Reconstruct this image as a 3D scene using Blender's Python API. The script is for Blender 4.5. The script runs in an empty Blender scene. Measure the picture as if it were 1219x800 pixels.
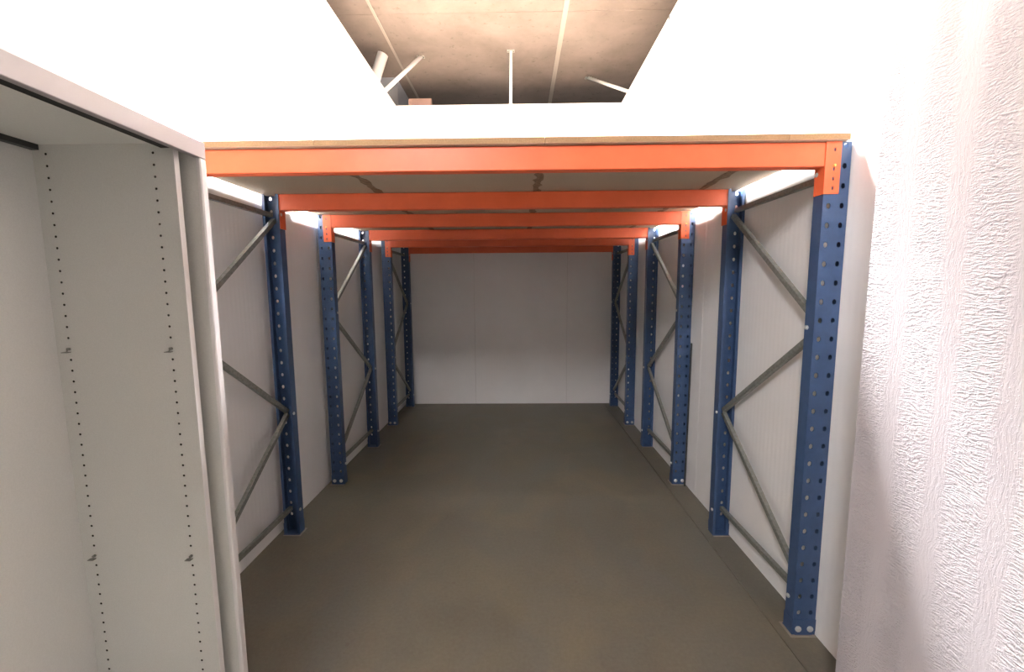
import bpy, math, random
from mathutils import Vector, Matrix

# ------------------------------------------------------------------ camera, world, lights, exposure
SC = bpy.context.scene
COL = SC.collection
random.seed(7)

cam_data = bpy.data.cameras.new('camera')
cam = bpy.data.objects.new('camera', cam_data)
COL.objects.link(cam)
right = Vector((0.99987083, 0.01428578, -0.00736441))
up = Vector((0.00575975, 0.10928151, 0.99399415))
fwd = Vector((-0.01500478, 0.99390818, -0.10918512))
m = Matrix((right, up, -fwd)).transposed().to_4x4()
m.translation = Vector((0, 0, 1.53525))
cam.matrix_world = m
cam_data.sensor_fit = 'HORIZONTAL'
cam_data.sensor_width = 36.0
cam_data.lens = 499.904 / 1219 * 36.0
cam_data.clip_start = 0.02
SC.camera = cam

world = bpy.data.worlds.new('world')
world.use_nodes = True
world.node_tree.nodes['Background'].inputs[0].default_value = (1.0, 0.95, 0.9, 1)
world.node_tree.nodes['Background'].inputs[1].default_value = 0.3
SC.world = world

SC.view_settings.view_transform = 'Standard'
SC.view_settings.look = 'None'
SC.view_settings.gamma = 1.0
SC.view_settings.use_curve_mapping = False
SC.view_settings.exposure = 1.12


def area_light(name, loc, sx, sy, power, color, rotx=0.0, spread=180):
    d = bpy.data.lights.new(name, 'AREA')
    d.shape = 'RECTANGLE'
    d.size = sx
    d.size_y = sy
    d.energy = power
    d.color = color
    d.spread = math.radians(spread)      # louvred fittings throw a narrower beam
    o = bpy.data.objects.new(name, d)
    o.location = loc
    o.rotation_euler = (rotx, 0, 0)
    COL.objects.link(o)
    return o


LAMP_Z = 4.02
# panel fittings hung from the ceiling: (x, y centre, z, length, power, label)
LAMPS = [(-0.80, 3.1, LAMP_Z, 1.3, 520, 'long white louvred panel light above the platform, nearer the left wall'),
         (0.58, 3.1, LAMP_Z, 1.3, 520, 'long white louvred panel light above the platform, nearer the right wall'),
         (0.0, 8.3, 3.6, 1.3, 170, 'added white panel light beyond the back wall, unseen, brightening the far ceiling')]  # last one is added out of view to lift the ceiling past the wall
LAMP_COL = (1.0, 0.98, 0.985)
for lx, ly, lz, ln, pw, _ in LAMPS:
    area_light('panel_light', (lx, ly, lz - 0.03), 0.56, ln - 0.06, pw, LAMP_COL, 0.0, 80)

# unseen fill light added behind the viewer for the textured wall, tilted down
FILL = (-1.2, -1.96, 3.65)
FILL_TILT = math.radians(62)
area_light('fill_beam', (FILL[0], FILL[1] + .035 * math.sin(FILL_TILT), FILL[2] - .035 * math.cos(FILL_TILT)), 0.7, 0.85, 72, LAMP_COL, FILL_TILT)

# ------------------------------------------------------------------ measures (metres)
XL, XR, YB = -1.5303, 1.3101, 5.5734
WALL_Z = 3.861
CEIL_Z = 4.45
Y = [0, 1.7283, 2.553, 3.183, 4.0465, 4.6487, 5.4799]     # outer web faces of the uprights
UW, UD, UH = 0.098, 0.056, 2.1                             # upright width, depth, height
XU_R, XU_L = 1.2575, -1.4435                               # upright centre lines
DECK_Z, DECK_T = 2.102, 0.024


# ------------------------------------------------------------------ materials
def mat(name, color, rough=0.5, metal=0.0, spec=0.5):
    mt = bpy.data.materials.new(name)
    mt.use_nodes = True
    b = mt.node_tree.nodes['Principled BSDF']
    b.inputs['Base Color'].default_value = (*color, 1)
    b.inputs['Roughness'].default_value = rough
    b.inputs['Metallic'].default_value = metal
    b.inputs['Specular IOR Level'].default_value = spec
    return mt


def N(mt, t, **kw):
    n = mt.node_tree.nodes.new(t)
    for k, v in kw.items():
        setattr(n, k, v)
    return n


def L(mt, a, b):
    mt.node_tree.links.new(a, b)


def bsdf(mt):
    return mt.node_tree.nodes['Principled BSDF']


def coords(mt, scale=(1, 1, 1), rot=(0, 0, 0)):
    tc = N(mt, 'ShaderNodeTexCoord')
    mp = N(mt, 'ShaderNodeMapping')
    mp.inputs['Scale'].default_value = scale
    mp.inputs['Rotation'].default_value = rot
    L(mt, tc.outputs['Object'], mp.inputs['Vector'])
    return mp.outputs['Vector']


def noise(mt, vec, scale, detail=4, rough=0.55, dist=0.0):
    n = N(mt, 'ShaderNodeTexNoise')
    n.inputs['Scale'].default_value = scale
    n.inputs['Detail'].default_value = detail
    n.inputs['Roughness'].default_value = rough
    n.inputs['Distortion'].default_value = dist
    L(mt, vec, n.inputs['Vector'])
    return n.outputs['Fac']


def ramp(mt, fac, stops):
    r = N(mt, 'ShaderNodeValToRGB')
    e = r.color_ramp.elements
    while len(e) < len(stops):
        e.new(0.5)
    for el, (p, c) in zip(e, stops):
        el.position = p
        el.color = (*c, 1) if len(c) == 3 else c
    L(mt, fac, r.inputs['Fac'])
    return r.outputs['Color']


def mixc(mt, fac, a, b, mode='MIX'):
    n = N(mt, 'ShaderNodeMix', data_type='RGBA', blend_type=mode)
    for s, v in ((n.inputs[0], fac), (n.inputs[6], a), (n.inputs[7], b)):
        if hasattr(v, 'is_output'):
            L(mt, v, s)
        elif isinstance(v, tuple):
            s.default_value = (*v, 1)
        else:
            s.default_value = v
    return n.outputs[2]


def bump(mt, height, strength, dist):
    b = N(mt, 'ShaderNodeBump')
    b.inputs['Strength'].default_value = strength
    b.inputs['Distance'].default_value = dist
    L(mt, height, b.inputs['Height'])
    L(mt, b.outputs['Normal'], bsdf(mt).inputs['Normal'])
    return b


def math_node(mt, op, a, b=None):
    n = N(mt, 'ShaderNodeMath', operation=op)
    for i, v in enumerate((a, b)):
        if v is None:
            continue
        if hasattr(v, 'is_output'):
            L(mt, v, n.inputs[i])
        else:
            n.inputs[i].default_value = v
    return n.outputs[0]


def ribbed_white(name, axis):
    """white coated sandwich panel with fine vertical micro ribs"""
    mt = mat(name, (0.80, 0.76, 0.73), 0.45, 0, 0.35)
    v = coords(mt)
    w = N(mt, 'ShaderNodeTexWave', wave_type='BANDS', bands_direction=axis)
    w.inputs['Scale'].default_value = 9.0
    w.inputs['Distortion'].default_value = 0.0
    L(mt, v, w.inputs['Vector'])
    n = noise(mt, v, 2.2, 5)
    col = ramp(mt, n, [(0.3, (0.845, 0.825, 0.815)), (0.7, (0.89, 0.875, 0.865))])
    L(mt, col, bsdf(mt).inputs['Base Color'])
    bump(mt, w.outputs['Fac'], 0.25, 0.0012)
    return mt


M = {}
M['panel_y'] = ribbed_white('white_ribbed_panel_side', 'Y')
M['panel_x'] = ribbed_white('white_ribbed_panel_back', 'X')
M['core'] = mat('panel_core', (0.45, 0.42, 0.40), 0.8)


def blue_paint():
    mt = mat('blue_paint', (0.05, 0.09, 0.19), 0.38, 0, 0.5)
    v = coords(mt)
    n = noise(mt, v, 14, 6, 0.7)
    col = ramp(mt, n, [(0.3, (0.035, 0.068, 0.148)), (0.7, (0.048, 0.093, 0.20))])
    L(mt, col, bsdf(mt).inputs['Base Color'])
    s = noise(mt, coords(mt, (60, 60, 9)), 1, 4)
    bump(mt, s, 0.08, 0.001)
    return mt


def orange_paint():
    mt = mat('orange_paint', (0.80, 0.15, 0.04), 0.42, 0, 0.4)
    n = noise(mt, coords(mt), 5, 6, 0.65)
    col = ramp(mt, n, [(0.3, (0.76, 0.135, 0.047)), (0.7, (0.85, 0.16, 0.06))])
    L(mt, col, bsdf(mt).inputs['Base Color'])
    return mt


def zinc():
    mt = mat('galvanised_steel', (0.5, 0.51, 0.46), 0.5, 0.5, 0.5)
    v = coords(mt)
    vo = N(mt, 'ShaderNodeTexVoronoi')
    vo.inputs['Scale'].default_value = 70
    L(mt, v, vo.inputs['Vector'])
    col = ramp(mt, vo.outputs['Distance'], [(0.0, (0.22, 0.225, 0.20)), (0.8, (0.32, 0.325, 0.295))])
    L(mt, col, bsdf(mt).inputs['Base Color'])
    return mt


def chipboard(name, a, b):
    mt = mat(name, a, 0.75, 0, 0.25)
    v = coords(mt)
    n = noise(mt, v, 160, 3, 0.7)
    n2 = noise(mt, v, 3, 4)
    col = ramp(mt, n, [(0.35, a), (0.65, b)])
    col = mixc(mt, math_node(mt, 'MULTIPLY', n2, 0.25), col, tuple(0.8 * c for c in a))
    L(mt, col, bsdf(mt).inputs['Base Color'])
    bump(mt, n, 0.15, 0.001)
    return mt


def concrete_floor():
    mt = mat('polished_concrete', (0.3, 0.26, 0.2), 0.5, 0, 0.4)
    v = coords(mt)
    big = noise(mt, v, 1.3, 6, 0.62, 0.4)
    col = ramp(mt, big, [(0.34, (0.110, 0.098, 0.072)), (0.5, (0.136, 0.121, 0.086)), (0.66, (0.167, 0.146, 0.103))])
    patch = noise(mt, coords(mt, (0.9, 0.55, 1), (0, 0, 0.3)), 2.1, 5, 0.6, 0.6)
    col = mixc(mt, ramp(mt, patch, [(0.40, (0, 0, 0)), (0.62, (0.75,) * 3)]), col, (0.135, 0.132, 0.112))
    warm = noise(mt, coords(mt, (1, 1, 1), (0, 0, 1.1)), 1.7, 4, 0.6, 0.5)
    col = mixc(mt, ramp(mt, warm, [(0.48, (0, 0, 0)), (0.68, (0.55,) * 3)]), col, (0.20, 0.165, 0.10))
    fine = noise(mt, v, 60, 5, 0.7)
    col = mixc(mt, 0.25, col, ramp(mt, fine, [(0.3, (0.120, 0.101, 0.074)), (0.7, (0.238, 0.214, 0.165))]))
    cl = noise(mt, coords(mt, (1, 1, 1), (0, 0, 0.6)), 3.2, 5, 0.6, 1.0)
    stain = ramp(mt, cl, [(0.64, (0, 0, 0)), (0.74, (1, 1, 1))])
    col = mixc(mt, math_node(mt, 'MULTIPLY', stain, 0.35), col, (0.17, 0.14, 0.11))
    sp = N(mt, 'ShaderNodeTexVoronoi')
    sp.inputs['Scale'].default_value = 4.5
    L(mt, v, sp.inputs['Vector'])
    dot = ramp(mt, sp.outputs['Distance'], [(0.0, (1, 1, 1)), (0.035, (1, 1, 1)), (0.05, (0, 0, 0))])
    col = mixc(mt, math_node(mt, 'MULTIPLY', dot, 0.45), col, (0.13, 0.10, 0.08))
    L(mt, col, bsdf(mt).inputs['Base Color'])
    L(mt, ramp(mt, big, [(0.3, (0.42,) * 3), (0.7, (0.62,) * 3)]), bsdf(mt).inputs['Roughness'])
    bump(mt, fine, 0.05, 0.001)
    return mt


def concrete_ceiling():
    mt = mat('ceiling_concrete', (0.5, 0.4, 0.32), 0.85, 0, 0.2)
    v = coords(mt)
    big = noise(mt, v, 1.6, 6, 0.65, 0.3)
    col = ramp(mt, big, [(0.3, (0.065, 0.050, 0.043)), (0.7, (0.114, 0.091, 0.081))])
    mid = noise(mt, v, 11, 5, 0.7)
    spots = ramp(mt, mid, [(0.585, (0, 0, 0)), (0.68, (1, 1, 1))])
    col = mixc(mt, math_node(mt, 'MULTIPLY', spots, 0.6), col, (0.031, 0.024, 0.019))
    st = noise(mt, coords(mt, (2.5, 14, 1)), 1, 5)
    col = mixc(mt, math_node(mt, 'MULTIPLY', st, 0.2), col, (0.063, 0.050, 0.043))
    L(mt, col, bsdf(mt).inputs['Base Color'])
    bump(mt, mid, 0.3, 0.004)
    return mt


def roughcast():
    """white painted render: bands of fish-scale ridges between bands of fine vertical streaks"""
    mt = mat('white_textured_render', (0.722, 0.679, 0.688), 0.5, 0, 0.4)
    v = coords(mt)
    wob = N(mt, 'ShaderNodeTexNoise')
    wob.inputs['Scale'].default_value = 9
    wob.inputs['Detail'].default_value = 3
    L(mt, v, wob.inputs['Vector'])
    # warp the coordinates a little so that ridges curl
    vm = N(mt, 'ShaderNodeVectorMath', operation='MULTIPLY_ADD')
    L(mt, wob.outputs['Color'], vm.inputs[0])
    vm.inputs[1].default_value = (0.05, 0.05, 0.05)
    L(mt, v, vm.inputs[2])
    mp = N(mt, 'ShaderNodeMapping')
    mp.inputs['Scale'].default_value = (40, 75, 230)
    L(mt, vm.outputs[0], mp.inputs['Vector'])
    ridge = noise(mt, mp.outputs['Vector'], 1, 2, 0.5)
    ridge = ramp(mt, ridge, [(0.40, (0, 0, 0)), (0.62, (1, 1, 1))])
    mp2 = N(mt, 'ShaderNodeMapping')
    mp2.inputs['Scale'].default_value = (170, 150, 16)
    L(mt, vm.outputs[0], mp2.inputs['Vector'])
    streak = noise(mt, mp2.outputs['Vector'], 1, 3, 0.6)
    wv = N(mt, 'ShaderNodeTexWave', wave_type='BANDS', bands_direction='Y')
    wv.inputs['Scale'].default_value = 2.1
    wv.inputs['Distortion'].default_value = 4.0
    wv.inputs['Detail'].default_value = 2
    wv.inputs['Detail Scale'].default_value = 0.6
    L(mt, coords(mt, (1, 1, 0.35)), wv.inputs['Vector'])
    bandm = ramp(mt, wv.outputs['Fac'], [(0.1, (0, 0, 0)), (0.7, (1, 1, 1))])
    grit = noise(mt, v, 210, 2)
    grit = ramp(mt, grit, [(0.6, (0, 0, 0)), (0.7, (1, 1, 1))])
    h = mixc(mt, bandm, math_node(mt, 'MULTIPLY', streak, 0.8), ridge)
    h = mixc(mt, 0.25, h, grit)
    bump(mt, h, 0.85, 0.0035)
    n = noise(mt, v, 3, 3)
    L(mt, ramp(mt, n, [(0.3, (0.53, 0.495, 0.53)), (0.7, (0.58, 0.545, 0.575))]), bsdf(mt).inputs['Base Color'])
    return mt


def melamine():
    mt = mat('grey_melamine', (0.55, 0.55, 0.51), 0.5, 0, 0.3)
    n = noise(mt, coords(mt), 260, 3, 0.6)
    L(mt, ramp(mt, n, [(0.3, (0.70, 0.70, 0.675)), (0.7, (0.76, 0.76, 0.735))]), bsdf(mt).inputs['Base Color'])
    return mt


def tape():
    mt = mat('brown_glue_strip', (0.22, 0.14, 0.08), 0.7, 0, 0.3)
    n = noise(mt, coords(mt), 45, 5, 0.7)
    L(mt, ramp(mt, n, [(0.35, (0.15, 0.095, 0.055)), (0.65, (0.36, 0.26, 0.17))]), bsdf(mt).inputs['Base Color'])
    return mt


M['blue'] = blue_paint()
M['orange'] = orange_paint()
M['zinc'] = zinc()
M['deck'] = chipboard('chipboard', (0.50, 0.41, 0.30), (0.60, 0.50, 0.38))
M['deck_edge'] = chipboard('raw_chipboard_edge', (0.33, 0.20, 0.10), (0.42, 0.26, 0.14))
M['floor'] = concrete_floor()
M['ceiling'] = concrete_ceiling()
M['render'] = roughcast()
M['melamine'] = melamine()
M['tape'] = tape()
M['strip'] = mat('pale_joint_filler', (0.139, 0.119, 0.102), 0.8)
M['white'] = mat('white_enamel', (0.85, 0.82, 0.80), 0.35)
M['dark'] = mat('dark_steel', (0.06, 0.06, 0.06), 0.5, 0.4)
M['black'] = mat('shadow_gap_black', (0.01, 0.01, 0.01), 0.7)  # shade of the groove under the cabinet lip, as plain black
M['bolt'] = mat('bright_bolt', (0.72, 0.72, 0.70), 0.35, 0.6)
M['brass'] = mat('yellow_zinc', (0.75, 0.55, 0.15), 0.35, 0.6)
M['edge'] = mat('cabinet_edge_profile', (0.82, 0.79, 0.79), 0.4)
M['rail'] = mat('cabinet_top_edge', (0.37, 0.34, 0.36), 0.45)
M['raw'] = mat('raw_board_core', (0.05, 0.04, 0.03), 0.9)
M['duct'] = mat('grey_duct_coat', (0.2, 0.2, 0.22), 0.6)
M['block'] = mat('brown_block', (0.07, 0.038, 0.032), 0.8)
M['base_plate'] = mat('weathered_steel', (0.33, 0.29, 0.24), 0.6, 0.3)
M['glow'] = mat('lamp_diffuser', (0.9, 0.9, 0.9), 0.4)
bsdf(M['glow']).inputs['Emission Color'].default_value = (1, 0.95, 0.9, 1)
bsdf(M['glow']).inputs['Emission Strength'].default_value = 2.0


# ------------------------------------------------------------------ mesh helpers
class MB:
    def __init__(s):
        s.v, s.f, s.walls = [], [], []

    def add(s, verts, faces, T=None):
        o = len(s.v)
        for p in verts:
            p = Vector(p)
            s.v.append(tuple(T @ p if T else p))
        s.f += [tuple(i + o for i in f) for f in faces]

    def box(s, x0, x1, y0, y1, z0, z1, T=None):
        s.add([(x0, y0, z0), (x1, y0, z0), (x1, y1, z0), (x0, y1, z0), (x0, y0, z1), (x1, y0, z1), (x1, y1, z1), (x0, y1, z1)],
              [(3, 2, 1, 0), (4, 5, 6, 7), (0, 1, 5, 4), (1, 2, 6, 5), (2, 3, 7, 6), (3, 0, 4, 7)], T)

    def bevbox(s, x0, x1, y0, y1, z0, z1, b=0.002, T=None):
        """box with its four z edges and the top and bottom rims chamfered"""
        def ring(i, z):
            return [(x0 + i, y0 + b, z), (x0 + b, y0 + i, z), (x1 - b, y0 + i, z), (x1 - i, y0 + b, z),
                    (x1 - i, y1 - b, z), (x1 - b, y1 - i, z), (x0 + b, y1 - i, z), (x0 + i, y1 - b, z)]
        rings = [ring(b * .999, z0), ring(0, z0 + b), ring(0, z1 - b), ring(b * .999, z1)]
        v = [p for r in rings for p in r]
        f = [tuple(range(7, -1, -1)), tuple(range(24, 32))]
        for k in range(3):
            for i in range(8):
                j = (i + 1) % 8
                f.append((k * 8 + i, k * 8 + j, k * 8 + 8 + j, k * 8 + 8 + i))
        s.add(v, f, T)

    def prism(s, prof, z0, z1, T=None):
        """closed ccw profile in xy swept along z, caps as one n-gon"""
        n = len(prof)
        v = [(x, y, z0) for x, y in prof] + [(x, y, z1) for x, y in prof]
        f = [tuple(range(n - 1, -1, -1)), tuple(range(n, 2 * n))]
        f += [(i, (i + 1) % n, n + (i + 1) % n, n + i) for i in range(n)]
        s.add(v, f, T)

    def cyl(s, a, b, r0, r1=None, n=12):
        r1 = r0 if r1 is None else r1
        a, b = Vector(a), Vector(b)
        d = (b - a).normalized()
        q = d.to_track_quat('Z', 'Y').to_matrix()
        ux, uy = q.col[0], q.col[1]
        v = []
        for c, r in ((a, r0), (b, r1)):
            for i in range(n):
                t = 2 * math.pi * i / n
                v.append(c + ux * math.cos(t) * r + uy * math.sin(t) * r)
        f = [tuple(range(n - 1, -1, -1)), tuple(range(n, 2 * n))]
        f += [(i, (i + 1) % n, n + (i + 1) % n, n + i) for i in range(n)]
        s.add(v, f)

    def plate(s, u0, u1, v0, v1, t, holes, hw, hh, T=None, cell=None, blind=None):
        """plate in the u,v plane (front at w=0, back at w=t) pierced by octagonal slots;
        holes = [(u, [v, ...]), ...] in columns sorted by u, slots hw x hh half sizes"""
        cw = cell or hw * 1.5
        ch = hh * 1.5

        def both(quad):
            s.add([(u, v, 0) for u, v in quad] + [(u, v, t) for u, v in quad], [(0, 1, 2, 3), (7, 6, 5, 4)], T)
        u = u0
        for uc, vs in holes:
            if uc - cw > u + 1e-6:
                both([(u, v0), (uc - cw, v0), (uc - cw, v1), (u, v1)])
            a, b = uc - cw, uc + cw
            v = v0
            for vc in sorted(vs):
                if vc - ch > v + 1e-6:
                    both([(a, v), (b, v), (b, vc - ch), (a, vc - ch)])
                k = 0.45
                inn = [(uc - hw, vc - hh * k), (uc - hw * k, vc - hh), (uc + hw * k, vc - hh), (uc + hw, vc - hh * k),
                       (uc + hw, vc + hh * k), (uc + hw * k, vc + hh), (uc - hw * k, vc + hh), (uc - hw, vc + hh * k)]
                out = [(a, vc - hh * k), (a, vc - ch), (b, vc - ch), (b, vc - hh * k),
                       (b, vc + hh * k), (b, vc + ch), (a, vc + ch), (a, vc + hh * k)]
                P = [(x, y, 0) for x, y in out] + [(x, y, 0) for x, y in inn] + [(x, y, t) for x, y in out] + [(x, y, t) for x, y in inn]
                F = []
                for i in range(8):
                    j = (i + 1) % 8
                    F.append((i, j, 8 + j, 8 + i))
                    F.append((16 + j, 16 + i, 24 + i, 24 + j))
                    F.append((8 + i, 8 + j, 24 + j, 24 + i))
                n0 = len(s.f)
                s.add(P, F, T)
                s.walls += range(n0 + 2, n0 + 24, 3)
                if blind:
                    s.walls.append(len(s.f))
                    s.add([(x, y, blind) for x, y in inn], [tuple(range(8))], T)
                v = vc + ch
            if v1 > v + 1e-6:
                both([(a, v), (b, v), (b, v1), (a, v1)])
            u = b
        if u1 > u + 1e-6:
            both([(u, v0), (u1, v0), (u1, v1), (u, v1)])
        P = [(u0, v0, 0), (u1, v0, 0), (u1, v1, 0), (u0, v1, 0), (u0, v0, t), (u1, v0, t), (u1, v1, t), (u0, v1, t)]
        s.add(P, [(1, 0, 4, 5), (2, 1, 5, 6), (3, 2, 6, 7), (0, 3, 7, 4)], T)

    def mesh(s, name, material):
        me = bpy.data.meshes.new(name)
        me.from_pydata(s.v, [], s.f)
        me.update()
        me.materials.append(material)
        return me


def obj(name, mb, material=None, parent=None, loc=(0, 0, 0), rz=0.0, smooth=False):
    me = mb.mesh(name, material) if isinstance(mb, MB) else mb
    if smooth:
        for p in me.polygons:
            p.use_smooth = len(p.vertices) == 4
    o = bpy.data.objects.new(name, me)
    o.location = loc
    o.rotation_euler = (0, 0, rz)
    COL.objects.link(o)
    if parent:
        o.parent = parent
    return o


def boxobj(name, b, material, parent=None, bevel=0.0, **k):
    q = MB()
    if bevel:
        q.bevbox(*b, b=bevel)
    else:
        q.box(*b)
    return obj(name, q, material, parent, **k)


def thing(name, label, cat, loc=(0, 0, 0), rz=0.0, group=None):
    o = bpy.data.objects.new(name, None)
    o.empty_display_size = 0.1
    o.location = loc
    o.rotation_euler = (0, 0, rz)
    COL.objects.link(o)
    tag(o, label, cat, group)
    return o


def tag(o, label, cat, group=None):
    o['label'] = label
    o['category'] = cat
    if group:
        o['group'] = group
    return o


def structure(o, label=None, cat=None):
    o['kind'] = 'structure'
    if label:
        o['label'] = label
    if cat:
        o['category'] = cat
    return o


def copy_tree(o, parent=None):
    c = o.copy()
    COL.objects.link(c)
    if parent:
        c.parent = parent
    for ch in list(o.children):
        copy_tree(ch, c)
    return c


# ------------------------------------------------------------------ the setting
NEAR_Y = -2.4        # far side of the passage in front of the unit
DOOR_Y = 0.1         # the side walls end here
JOINT_X = 1.154

floor = structure(boxobj('floor', (-4.5, 4.0, NEAR_Y - .1, 9.5, -0.16, -0.02), M['core']),
                  'brown grey polished concrete floor with a long joint on the right', 'floor')
boxobj('floor_slab', (-4.5, JOINT_X - 0.0022, NEAR_Y - .1, 9.5, -0.02, 0), M['floor'], floor)
boxobj('floor_slab', (JOINT_X + 0.0022, 4.0, NEAR_Y - .1, 9.5, -0.02, 0), M['floor'], floor)


def panel_wall(name, label, axis, face, out, a0, a1, edges, material):
    """wall of tall sandwich panels; axis 'Y' = panels follow y (side wall), 'X' = panels follow x"""
    s = 1 if out > 0 else -1
    lo, hi = sorted((face + s * 0.018, face + s * 0.046))
    if axis == 'Y':
        core = boxobj(name, (lo, hi, a0, a1, 0, WALL_Z), M['core'])
    else:
        core = boxobj(name, (a0, a1, lo, hi, 0, WALL_Z), M['core'])
    structure(core, label, 'wall')
    ed = [a0] + sorted(e for e in edges if a0 < e < a1) + [a1]
    for e0, e1 in zip(ed, ed[1:]):
        lo, hi = sorted((face, face + s * 0.018))
        g = 0.0016
        b = (lo, hi, e0 + g, e1 - g, 0.0, WALL_Z) if axis == 'Y' else (e0 + g, e1 - g, lo, hi, 0.0, WALL_Z)
        boxobj('panel', b, material, core, bevel=0.0015)
    return core


panel_wall('wall_left', 'white ribbed panel wall on the left, behind the cabinet and the rack frames', 'Y', XL, -1,
           DOOR_Y, YB, [4.378 - 1.161 * k for k in range(7)], M['panel_y'])
panel_wall('wall_right', 'white ribbed panel wall on the right, behind the rack frames', 'Y', XR, 1,
           DOOR_Y, YB, [4.189 - 1.19 * k for k in range(7)], M['panel_y'])
panel_wall('wall_back', 'white panel wall closing the far end of the unit', 'X', YB, 1,
           XL - .046, XR + .046, [-0.58, 0.648], M['panel_x'])
panel_wall('wall_front', 'white panel wall behind the viewer', 'X', NEAR_Y, -1, -4.4, 3.9, [-3.25, -2.1, -0.95, 0.2, 1.35, 2.5], M['panel_x'])

# thick wall end in white textured render, nearest on the right
pil = MB()
pil.bevbox(1.08, XR - .004, DOOR_Y, 1.325, 0, CEIL_Z, b=0.004)
structure(obj('wall_right_near', pil, M['render']), 'thick white wall end in rough textured render, nearest on the right', 'wall')

ceil = structure(boxobj('ceiling', (-4.5, 4.0, NEAR_Y - .1, 9.5, CEIL_Z + .03, CEIL_Z + .2), M['core']),
                 'bare concrete ceiling slabs with pale filled joints', 'ceiling')
SX = [-4.5, -1.505, 0.515, 4.0]
SY = [NEAR_Y - .1, 4.78, 6.12, 9.5]
for i in range(3):
    for j in range(3):
        g = 0.012 if i in (0, 1) else 0.012
        boxobj('ceiling_slab', (SX[i] + g, SX[i + 1] - g, SY[j] + .002, SY[j + 1] - .002, CEIL_Z + (0.004 if j == 2 else 0), CEIL_Z + .03), M['ceiling'], ceil)
for x, w in ((SX[1], 0.014), (SX[2], 0.026)):
    boxobj('joint_strip', (x - w, x + w, NEAR_Y, 9.4, CEIL_Z - 0.008, CEIL_Z + .03), M['strip'], ceil)

# ------------------------------------------------------------------ lamps
for lx, ly, lz, ln, pw, lab in LAMPS:
    loc = (lx, ly, lz)
    t = thing('panel_lamp', lab, 'lamp', loc)
    boxobj('housing', (-0.31, 0.31, -ln / 2, ln / 2, 0, 0.05), M['white'], t, bevel=0.006)
    boxobj('diffuser', (-0.285, 0.285, -ln / 2 + .025, ln / 2 - .025, -0.012, 0), M['glow'], t, bevel=0.003)
    for ex in (-1, 1):
        for e in (-1, 1):
            q = MB()
            q.cyl((ex * .25, e * ln * .4, 0.05), (ex * .25, e * ln * .4, CEIL_Z - loc[2]), 0.004, n=8)
            obj('hanger', q, M['zinc'], t)

t = thing('fill_light', 'added square fill light in a white housing, unseen on the wall behind the viewer', 'lamp', FILL)
T = Matrix.Rotation(FILL_TILT, 4, 'X')
q = MB()
q.bevbox(-.38, .38, -.455, .455, -.005, .05, b=.008, T=T)
obj('housing', q, M['white'], t)
q = MB()
q.bevbox(-.35, .35, -.425, .425, -.012, -.005, b=.002, T=T)
obj('diffuser', q, M['glow'], t)
boxobj('bracket', (-.05, .05, NEAR_Y - FILL[1] + .001, -.03, -.02, .02), M['zinc'], t)

# ------------------------------------------------------------------ rack frames
HOLES = [2.085 - 0.076 * k for k in range(27)]


def upright_mesh():
    """omega section: pierced web at y=0 facing -y, flanges to +y, lips turned in"""
    q = MB()
    w = UW / 2
    # u -> x, v -> z, thickness -> +y
    T = Matrix(((1, 0, 0, 0), (0, 0, 1, 0), (0, 1, 0, 0), (0, 0, 0, 1)))
    q.plate(-w, w, 0.004, UH, 0.003, [(-0.026, HOLES), (0.026, HOLES)], 0.0078, 0.0105, T)
    for s in (-1, 1):
        a, b = sorted((s * w, s * (w - 0.003)))
        q.box(a, b, 0.003, UD, 0.004, UH)
        a, b = sorted((s * w, s * (w - 0.016)))
        q.box(a, b, UD - 0.003, UD, 0.004, UH)
    return q.mesh('upright', M['blue'])


def foot_mesh():
    """shoe wrapped round the foot of an upright, lower corners rounded"""
    q = MB()
    w = UW / 2 + 0.0018
    r = 0.022
    prof = [(-w, 0.075), (-w, r), (-w + r * .3, r * .3), (-w + r, 0.0), (w - r, 0.0), (w - r * .3, r * .3), (w, r), (w, 0.075)]
    n = len(prof)
    v = [(x, -0.002, z) for x, z in prof] + [(x, 0.0, z) for x, z in prof]
    f = [tuple(range(n)), tuple(range(2 * n - 1, n - 1, -1))] + [(j, i, n + i, n + j) for i, j in zip(range(n), [*range(1, n), 0])]
    q.add(v, f)
    for s in (-1, 1):
        a, b = sorted((s * w, s * (w - 0.004)))
        q.box(a, b, 0, UD + 0.004, 0.003, 0.075)
    q.bevbox(-w, w, 0, UD + 0.012, 0.0, 0.005, b=0.0015)
    return q.mesh('foot', M['blue'])


def base_mesh():
    q = MB()
    q.bevbox(-0.062, 0.05, -0.014, UD + 0.02, 0, 0.003, b=0.001)
    return q.mesh('floor_plate', M['base_plate'])


def head_mesh(r, h, n=10):
    """bolt head lying along -y"""
    q = MB()
    q.cyl((0, 0, 0), (0, -h * .6, 0), r, n=n)
    q.cyl((0, -h * .6, 0), (0, -h, 0), r * .92, r * .6, n=n)
    return q.mesh('bolt', M['bolt'])


def brace_obj(p0, p1, xoff, side, parent):
    """channel from p0 to p1 (y, z); web on the aisle side, open towards the wall (side = +1: wall at +x)"""
    a, b = Vector((xoff, *p0)), Vector((xoff, *p1))
    d = (b - a)
    ln = d.length
    d.normalize()
    xa = Vector((side, 0, 0))
    n = d.cross(xa)
    T = Matrix((xa, n, d)).transposed().to_4x4()
    T.translation = a
    w, t, dep = 0.0125, 0.0025, 0.022
    prof = [(0, -w), (dep, -w), (dep, -w + t), (t, -w + t), (t, w - t), (dep, w - t), (dep, w), (0, w)]
    q = MB()
    q.prism(prof, -0.015, ln + 0.015, T)
    return obj('brace', q, M['zinc'], parent)


UP_ME, FOOT_ME, BASE_ME = upright_mesh(), foot_mesh(), base_mesh()
FB_ME = head_mesh(0.0135, 0.007)


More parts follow.
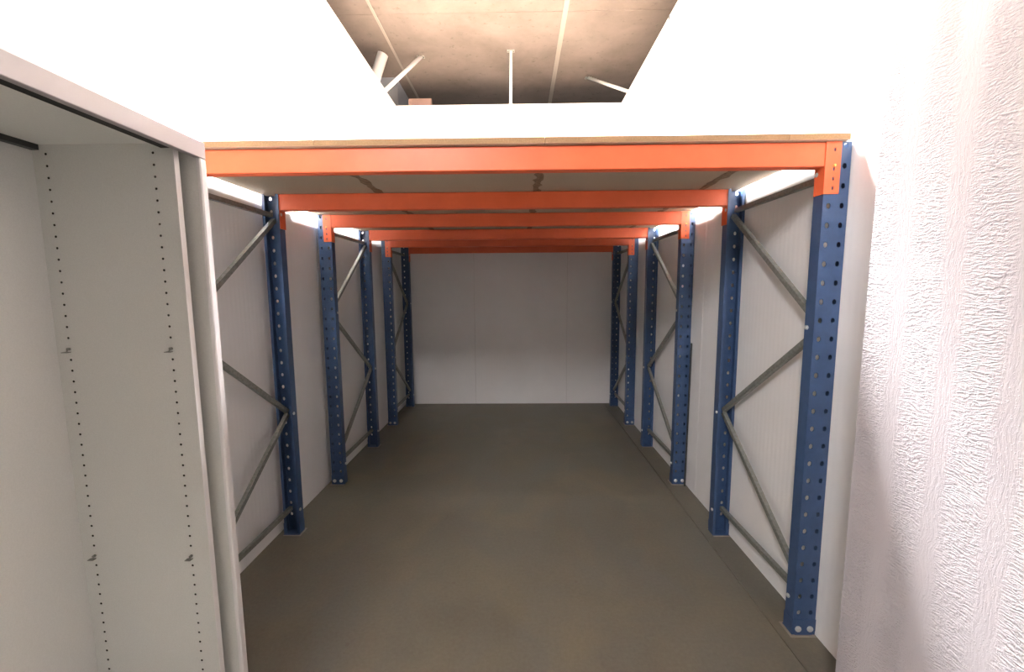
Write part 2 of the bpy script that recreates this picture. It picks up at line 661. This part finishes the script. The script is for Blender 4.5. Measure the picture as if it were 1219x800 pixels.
def rack_frame(label, xc, side, ya, yb, top_at_rear):
    """two uprights (webs outward at ya and yb) joined by a zigzag of braces; side = +1 when the wall is at +x"""
    t = thing('rack_frame', label, 'rack frame', (xc, ya, 0), group=None)
    D = yb - ya
    for y, rz in ((0, 0), (D, math.pi)):
        obj('upright', UP_ME, None, t, (0, y, 0), rz)
        ft = obj('foot', FOOT_ME, None, t, (0, y, 0), rz)
        for x in (-0.026, 0.026):
            obj('foot_bolt', FB_ME, None, ft, (x, -0.002, 0.033))
        obj('floor_plate', BASE_ME, None, ft)
    f, r = 0.040, D - 0.040
    s0, s1 = (r, f) if top_at_rear else (f, r)
    xo = -side * 0.012
    xo2 = side * 0.004
    zs = [1.955, 1.37, 0.785, 0.215]
    brace_obj((f, 1.985), (r, 1.985), xo2, side, t)
    brace_obj((s0, zs[0] - .01), (s1, zs[1] + .018), xo, side, t)
    brace_obj((s1, zs[1] - .018), (s0, zs[2] + .018), xo, side, t)
    brace_obj((s0, zs[2] - .018), (s1, zs[3] + .01), xo, side, t)
    brace_obj((f, 0.16), (r, 0.16), xo2, side, t)
    # through bolts with heads on the aisle flange
    for y, z in ((f, 1.985), (r, 1.985), (s1, zs[1]), (s0, zs[2]), (f, 0.16), (r, 0.16)):
        q = MB()
        x = -side * UW / 2
        q.cyl((x + side * 0.02, y, z), (x - side * 0.007, y, z), 0.006, n=8)
        q.cyl((x, y, z), (x - side * 0.005, y, z), 0.010, n=6)
        obj('bolt', q, M['bolt'], t)
    return t


FR = {}
for side, xc, nm in ((1, XU_R, 'right'), (-1, XU_L, 'left')):
    labs = {
        'right': ['blue rack frame nearest the viewer on the right, next to the textured wall end',
                  'middle blue rack frame along the right wall, thin rod leaning beside it',
                  'farthest blue rack frame on the right, by the back wall'],
        'left': ['blue rack frame half hidden behind the grey cabinet on the left',
                 'middle blue rack frame along the left wall',
                 'farthest blue rack frame on the left, by the back wall']}[nm]
    for k in range(3):
        FR[nm, k] = rack_frame(labs[k], xc, side, Y[1 + 2 * k], Y[2 + 2 * k], k < 2)

# ------------------------------------------------------------------ beams
XI_L, XI_R = XU_L + UW / 2, XU_R - UW / 2
BC = (XI_L + XI_R) / 2
BH = (XI_R - XI_L) / 2


def beam_set(label, y, rz):
    """orange beam in local space: outer face at y=0 looking to -y, welded to a hooked end plate at each end"""
    t = thing('beam', label, 'beam', (BC, y, 0), rz)
    q = MB()
    h0, h1, d = 2.007, 2.1, 0.05
    prof = [(0.0, h0 + .003), (0.003, h0), (d - .003, h0), (d, h0 + .003), (d, h1 - .003), (d - .003, h1), (0.003, h1), (0.0, h1 - .003)]
    T = Matrix(((0, 0, 1, -BH + .0042), (1, 0, 0, 0), (0, 1, 0, 0), (0, 0, 0, 1)))
    q.prism(prof, 0, 2 * BH - .0084, T)
    # the folded seam where the two channels of the box section meet
    q.box(-BH + .006, BH - .006, 0.0235, 0.0265, h0 - .0012, h0 + .001)
    obj('box_section', q, M['orange'], t)
    for s in (-1, 1):
        q = MB()
        z0, z1 = 1.902, 2.1
        a, b = sorted((s * BH, s * (BH - .004)))
        q.box(a, b, -0.0045, 0.052, z0, z1)
        u0, u1 = sorted((s * BH, s * (BH + 0.056)))
        T = Matrix(((1, 0, 0, 0), (0, 0, 1, -0.0045), (0, 1, 0, 0), (0, 0, 0, 1)))
        q.plate(u0, u1, z0, z1, 0.004, [(s * (BH + 0.031), [z1 - .03, z1 - .103, z1 - .140, z1 - .176])], 0.0042, 0.0075, T)
        c = obj('end_connector', q, M['orange'], t)
        # hooks seen in the slots and the safety pin
        q = MB()
        for dz in (.033, .143, .179):
            x = s * (BH + 0.031)
            q.box(x - .0035, x + .0035, -0.002, 0.001, z1 - dz - .004, z1 - dz + .002)
        obj('hook', q, M['dark'], c)
        q = MB()
        q.cyl((s * (BH + .031), 0.001, z1 - .09), (s * (BH + .031), -0.011, z1 - .09), 0.0048, n=10)
        obj('safety_pin', q, M['brass'], c)
    return t


bl = ['orange steel beam at the front edge of the platform, largest and brightest',
      'second orange beam from the front, on the rear of the nearest rack frames',
      'third orange beam from the front, on the front of the middle rack frames',
      'fourth orange beam from the front, on the rear of the middle rack frames',
      'fifth orange beam from the front, on the front of the farthest rack frames',
      'last orange beam, closest to the back wall']
for k in range(6):
    beam_set(bl[k], Y[k + 1], 0 if k % 2 == 0 else math.pi)

# ------------------------------------------------------------------ platform of chipboard
deck = thing('mezzanine_deck', 'brown chipboard platform lying on the orange beams', 'platform', (0, Y[1] - .02, DECK_Z))
DY1 = 5.545 - (Y[1] - .02)
DYM = 2.90 - (Y[1] - .02)
DX = [-1.512, -0.80, 0.108, 1.05, 1.286]       # front row of boards
DX2 = [-1.504, -0.80, 0.108, 1.05, 1.281]      # rear row, trimmed narrower at the walls
for dx, y0, y1 in ((DX, 0.0, DYM - .0008), (DX2, DYM + .0008, DY1)):
    for a, b in zip(dx, dx[1:]):
        bd = boxobj('deck_board', (a + .0008, b - .0008, y0, y1, 0, DECK_T), M['deck'], deck, bevel=0.001)
        bd.data.materials.append(M['deck_edge'])        # sawn edges show the darker raw core
        for p in bd.data.polygons:
            if abs(p.normal.z) < 0.3:
                p.material_index = 1
# irregular glue strips along the joints on the underside
for x in DX[1:4]:
    q = MB()
    y = 0.03
    pts = []
    rnd = random.Random(int(x * 100))
    while y < DY1 - .05:
        c = x + rnd.uniform(-.006, .006)
        pts.append((c - rnd.uniform(.010, .03), c + rnd.uniform(.010, .03), y))
        y += rnd.uniform(.02, .06)
    n = len(pts)
    v = [(a, yy, -0.0016) for a, b, yy in pts] + [(b, yy, -0.0016) for a, b, yy in pts]
    v += [(a, yy, 0.0) for a, b, yy in pts] + [(b, yy, 0.0) for a, b, yy in pts]
    f = []
    for i in range(n - 1):
        f += [(i, i + 1, n + i + 1, n + i), (2 * n + i, i, i + 1, 2 * n + i + 1)[::-1], (n + i, n + i + 1, 3 * n + i + 1, 3 * n + i)[::-1]]
    q.add(v, f)
    obj('glue_strip', q, M['tape'], deck)

# ------------------------------------------------------------------ cabinet
CX0, CX1, CY0, CY1 = -1.40, -0.928, 0.19, 1.289
cab = thing('tambour_cabinet', 'tall open light grey office cabinet without shelves, nearest on the left', 'cabinet', (CX0, CY0, 0))
cab_o = Vector((CX0, CY0, 0))


def cpart(name, b, material, bevel=0.0, parent=None):
    q = MB()
    bb = (b[0] - CX0, b[1] - CX0, b[2] - CY0, b[3] - CY0, b[4], b[5])
    if bevel:
        q.bevbox(*bb, b=bevel)
    else:
        q.box(*bb)
    return obj(name, q, material, parent or cab)


cpart('top_board', (CX0, CX1 - .02, CY0, CY1, 1.953, 1.975), M['melamine'])
cpart('top_rail', (CX1 - .02, CX1, CY0, CY1, 1.927, 1.975), M['rail'], 0.0015)
cpart('track_shadow_gap', (-1.004, CX1 - .02, CY0 + .07, 1.2195, 1.940, 1.953), M['black'])  # black strip stands in for the shadowed track groove behind the lip
cpart('back_panel', (CX0, -1.374, CY0 + .024, CY1 - .024, 0.06, 1.953), M['melamine'])
cpart('bottom_board', (-1.374, -0.97, CY0 + .024, CY1 - .024, 0.06, 0.08), M['melamine'])
cpart('plinth', (CX0 + .01, CX1 - .05, CY0 + .01, CY1 - .01, 0, 0.06), M['dark'])
for s in (0, 1):
    ya, yb = (CY1 - .024, CY1) if s else (CY0, CY0 + .024)
    sp = cpart('side_panel', (CX0, CX1 - .012, ya, yb, 0.06, 1.953 if s else 1.953), M['melamine'])
    cpart('edge_profile', (CX1 - .014, CX1, ya - .0015 * s, yb + .0015 * (1 - s), 0.06, 1.927), M['edge'], 0.003, sp)
PZ = [1.9275 - .0328 * k for k in range(57)]
for s in (0, 1):
    ya = 1.22 if s else CY0 + .051
    q = MB()
    if s:   # face looks to -y
        T = Matrix(((1, 0, 0, -CX0), (0, 0, 1, ya - CY0), (0, 1, 0, 0), (0, 0, 0, 1)))
    else:   # mirrored: face looks to +y
        T = Matrix(((1, 0, 0, -CX0), (0, 0, -1, ya + .018 - CY0), (0, 1, 0, 0), (0, 0, 0, 1)))
    q.plate(-1.374, -0.972, 0.08, 1.953, 0.018, [(-1.336, PZ), (-1.0285, PZ)], 0.0033, 0.0033, T, cell=0.006, blind=0.010)
    ip = obj('inner_panel', q, M['melamine'], cab)
    ip.data.materials.append(M['raw'])
    for i in q.walls:
        ip.data.polygons[i].material_index = 1
    cpart('edge_band', (-0.972, -0.970, ya, ya + .018, 0.08, 1.953), M['edge'], 0, ip)
    if s:
        for x in (-1.336, -1.0285):
            for kk in (17, 37):
                z = PZ[kk]
                q = MB()
                xx, yy = x - CX0, ya - CY0
                q.cyl((xx, yy, z), (xx, yy - .007, z), 0.0042, n=10)
                q.box(xx - .014, xx + .004, yy - .013, yy - .001, z - .0105, z - .0085)
                q.cyl((xx - .010, yy, z - .0095), (xx + .002, yy - .010, z - .004), 0.002, n=6)
                obj('shelf_support', q, M['zinc'], cab)
# rail gap under the top along the back, its shade put in as dark colour
rr = MB()
rr.box(-1.374 - CX0, -1.352 - CX0, .051, 1.218 - CY0, 1.938, 1.953)
obj('rear_rail_gap', rr, M['dark'], cab)

# ------------------------------------------------------------------ small things
q = MB()
q.cyl((1.294, 3.158, 0.0), (1.301, 3.150, 1.126), 0.0065, n=10)
tag(obj('leaning_rod', q, M['dark']), 'thin dark rod standing against the right wall before the middle rack frame', 'rod')


def stay(label, a, b, w=0.019, twist=0.0):
    """white tube stay from wall top a to the ceiling b with a small plate at each end"""
    t = thing('wall_stay', label, 'stay', a, group=None)
    A, B = Vector((0, 0, 0)), Vector(b) - Vector(a)
    q = MB()
    q.cyl(A, B, w, n=12)
    obj('tube', q, M['white'], t, smooth=True)
    q = MB()
    q.bevbox(-.045, .045, -.03, .03, -0.006, 0, b=0.001, T=Matrix.Translation(B))
    pl = obj('ceiling_plate', q, M['zinc'], t)
    for s in (-1, 1):
        q = MB()
        q.cyl(B + Vector((s * .034, 0, -.006)), B + Vector((s * .034, 0, -.016)), .006, n=6)
        obj('bolt', q, M['dark'], pl)
    q = MB()
    q.bevbox(-.03, .03, -.02, .02, 0, .005, b=0.001)
    obj('wall_plate', q, M['zinc'], t)
    return t


stay('white tube stay rising from the middle of the back wall top to the ceiling', (-0.078, YB + .018, WALL_Z), (-0.072, 5.50, CEIL_Z))
stay('white slanting tube stay from the left wall top to the ceiling', (XL - .012, 5.173, WALL_Z), (-1.20, 5.60, CEIL_Z), 0.024)
stay('white slanting tube stay from the right wall top to the ceiling', (XR + .012, 5.281, WALL_Z), (0.99, 6.19, CEIL_Z))

# thick white tube leaning against the outside of the left wall
d = Vector((0.085, 0, 0.22)).normalized()
tip = Vector((-1.558, 5.2, 4.275))
foot = tip - d * (tip.z / d.z)
q = MB()
n = 20
qq = d.to_track_quat('Z', 'Y').to_matrix()
rings = []
for c, r in ((foot, .06), (tip, .06), (tip, .05), (tip - d * .25, .05)):
    for i in range(n):
        a = 2 * math.pi * i / n
        q.v.append(tuple(c + qq.col[0] * math.cos(a) * r + qq.col[1] * math.sin(a) * r))
for k in range(3):
    for i in range(n):
        j = (i + 1) % n
        q.f.append((k * n + i, k * n + j, k * n + n + j, k * n + n + i))
q.f.append(tuple(range(3 * n, 4 * n)))
q.f.append(tuple(range(n - 1, -1, -1)))
tag(obj('white_pipe', q, M['white'], smooth=True), 'thick white tube end showing above the left wall, beside the slanting stay', 'pipe')

dt = thing('ceiling_duct', 'dark grey box duct under the ceiling beyond the left wall top', 'duct', (-2.1, 6.1, 3.95))
boxobj('duct_body', (-.45, .45, 0.02, 2.2, 0, CEIL_Z - 3.95), M['duct'], dt, bevel=0.004)
boxobj('duct_flange', (-.46, .46, 0, 0.02, -0.01, CEIL_Z - 3.95), M['duct'], dt, bevel=0.002)

b = MB()
b.bevbox(-.145, .145, -.03, .03, 0, .085, b=0.003)
tag(obj('wooden_block', b, M['block'], loc=(-1.225, YB + .031, WALL_Z)), 'brown block lying on the back wall top in its left corner', 'block')

b = MB()
b.box(-.004, .03, -.012, .012, 0, .004)
b.box(-.004, 0, -.012, .012, -.03, .004)
tag(obj('wall_clip', b, M['dark'], loc=(XR, 3.895, WALL_Z)), 'small dark clip hooked over the right wall top', 'clip')
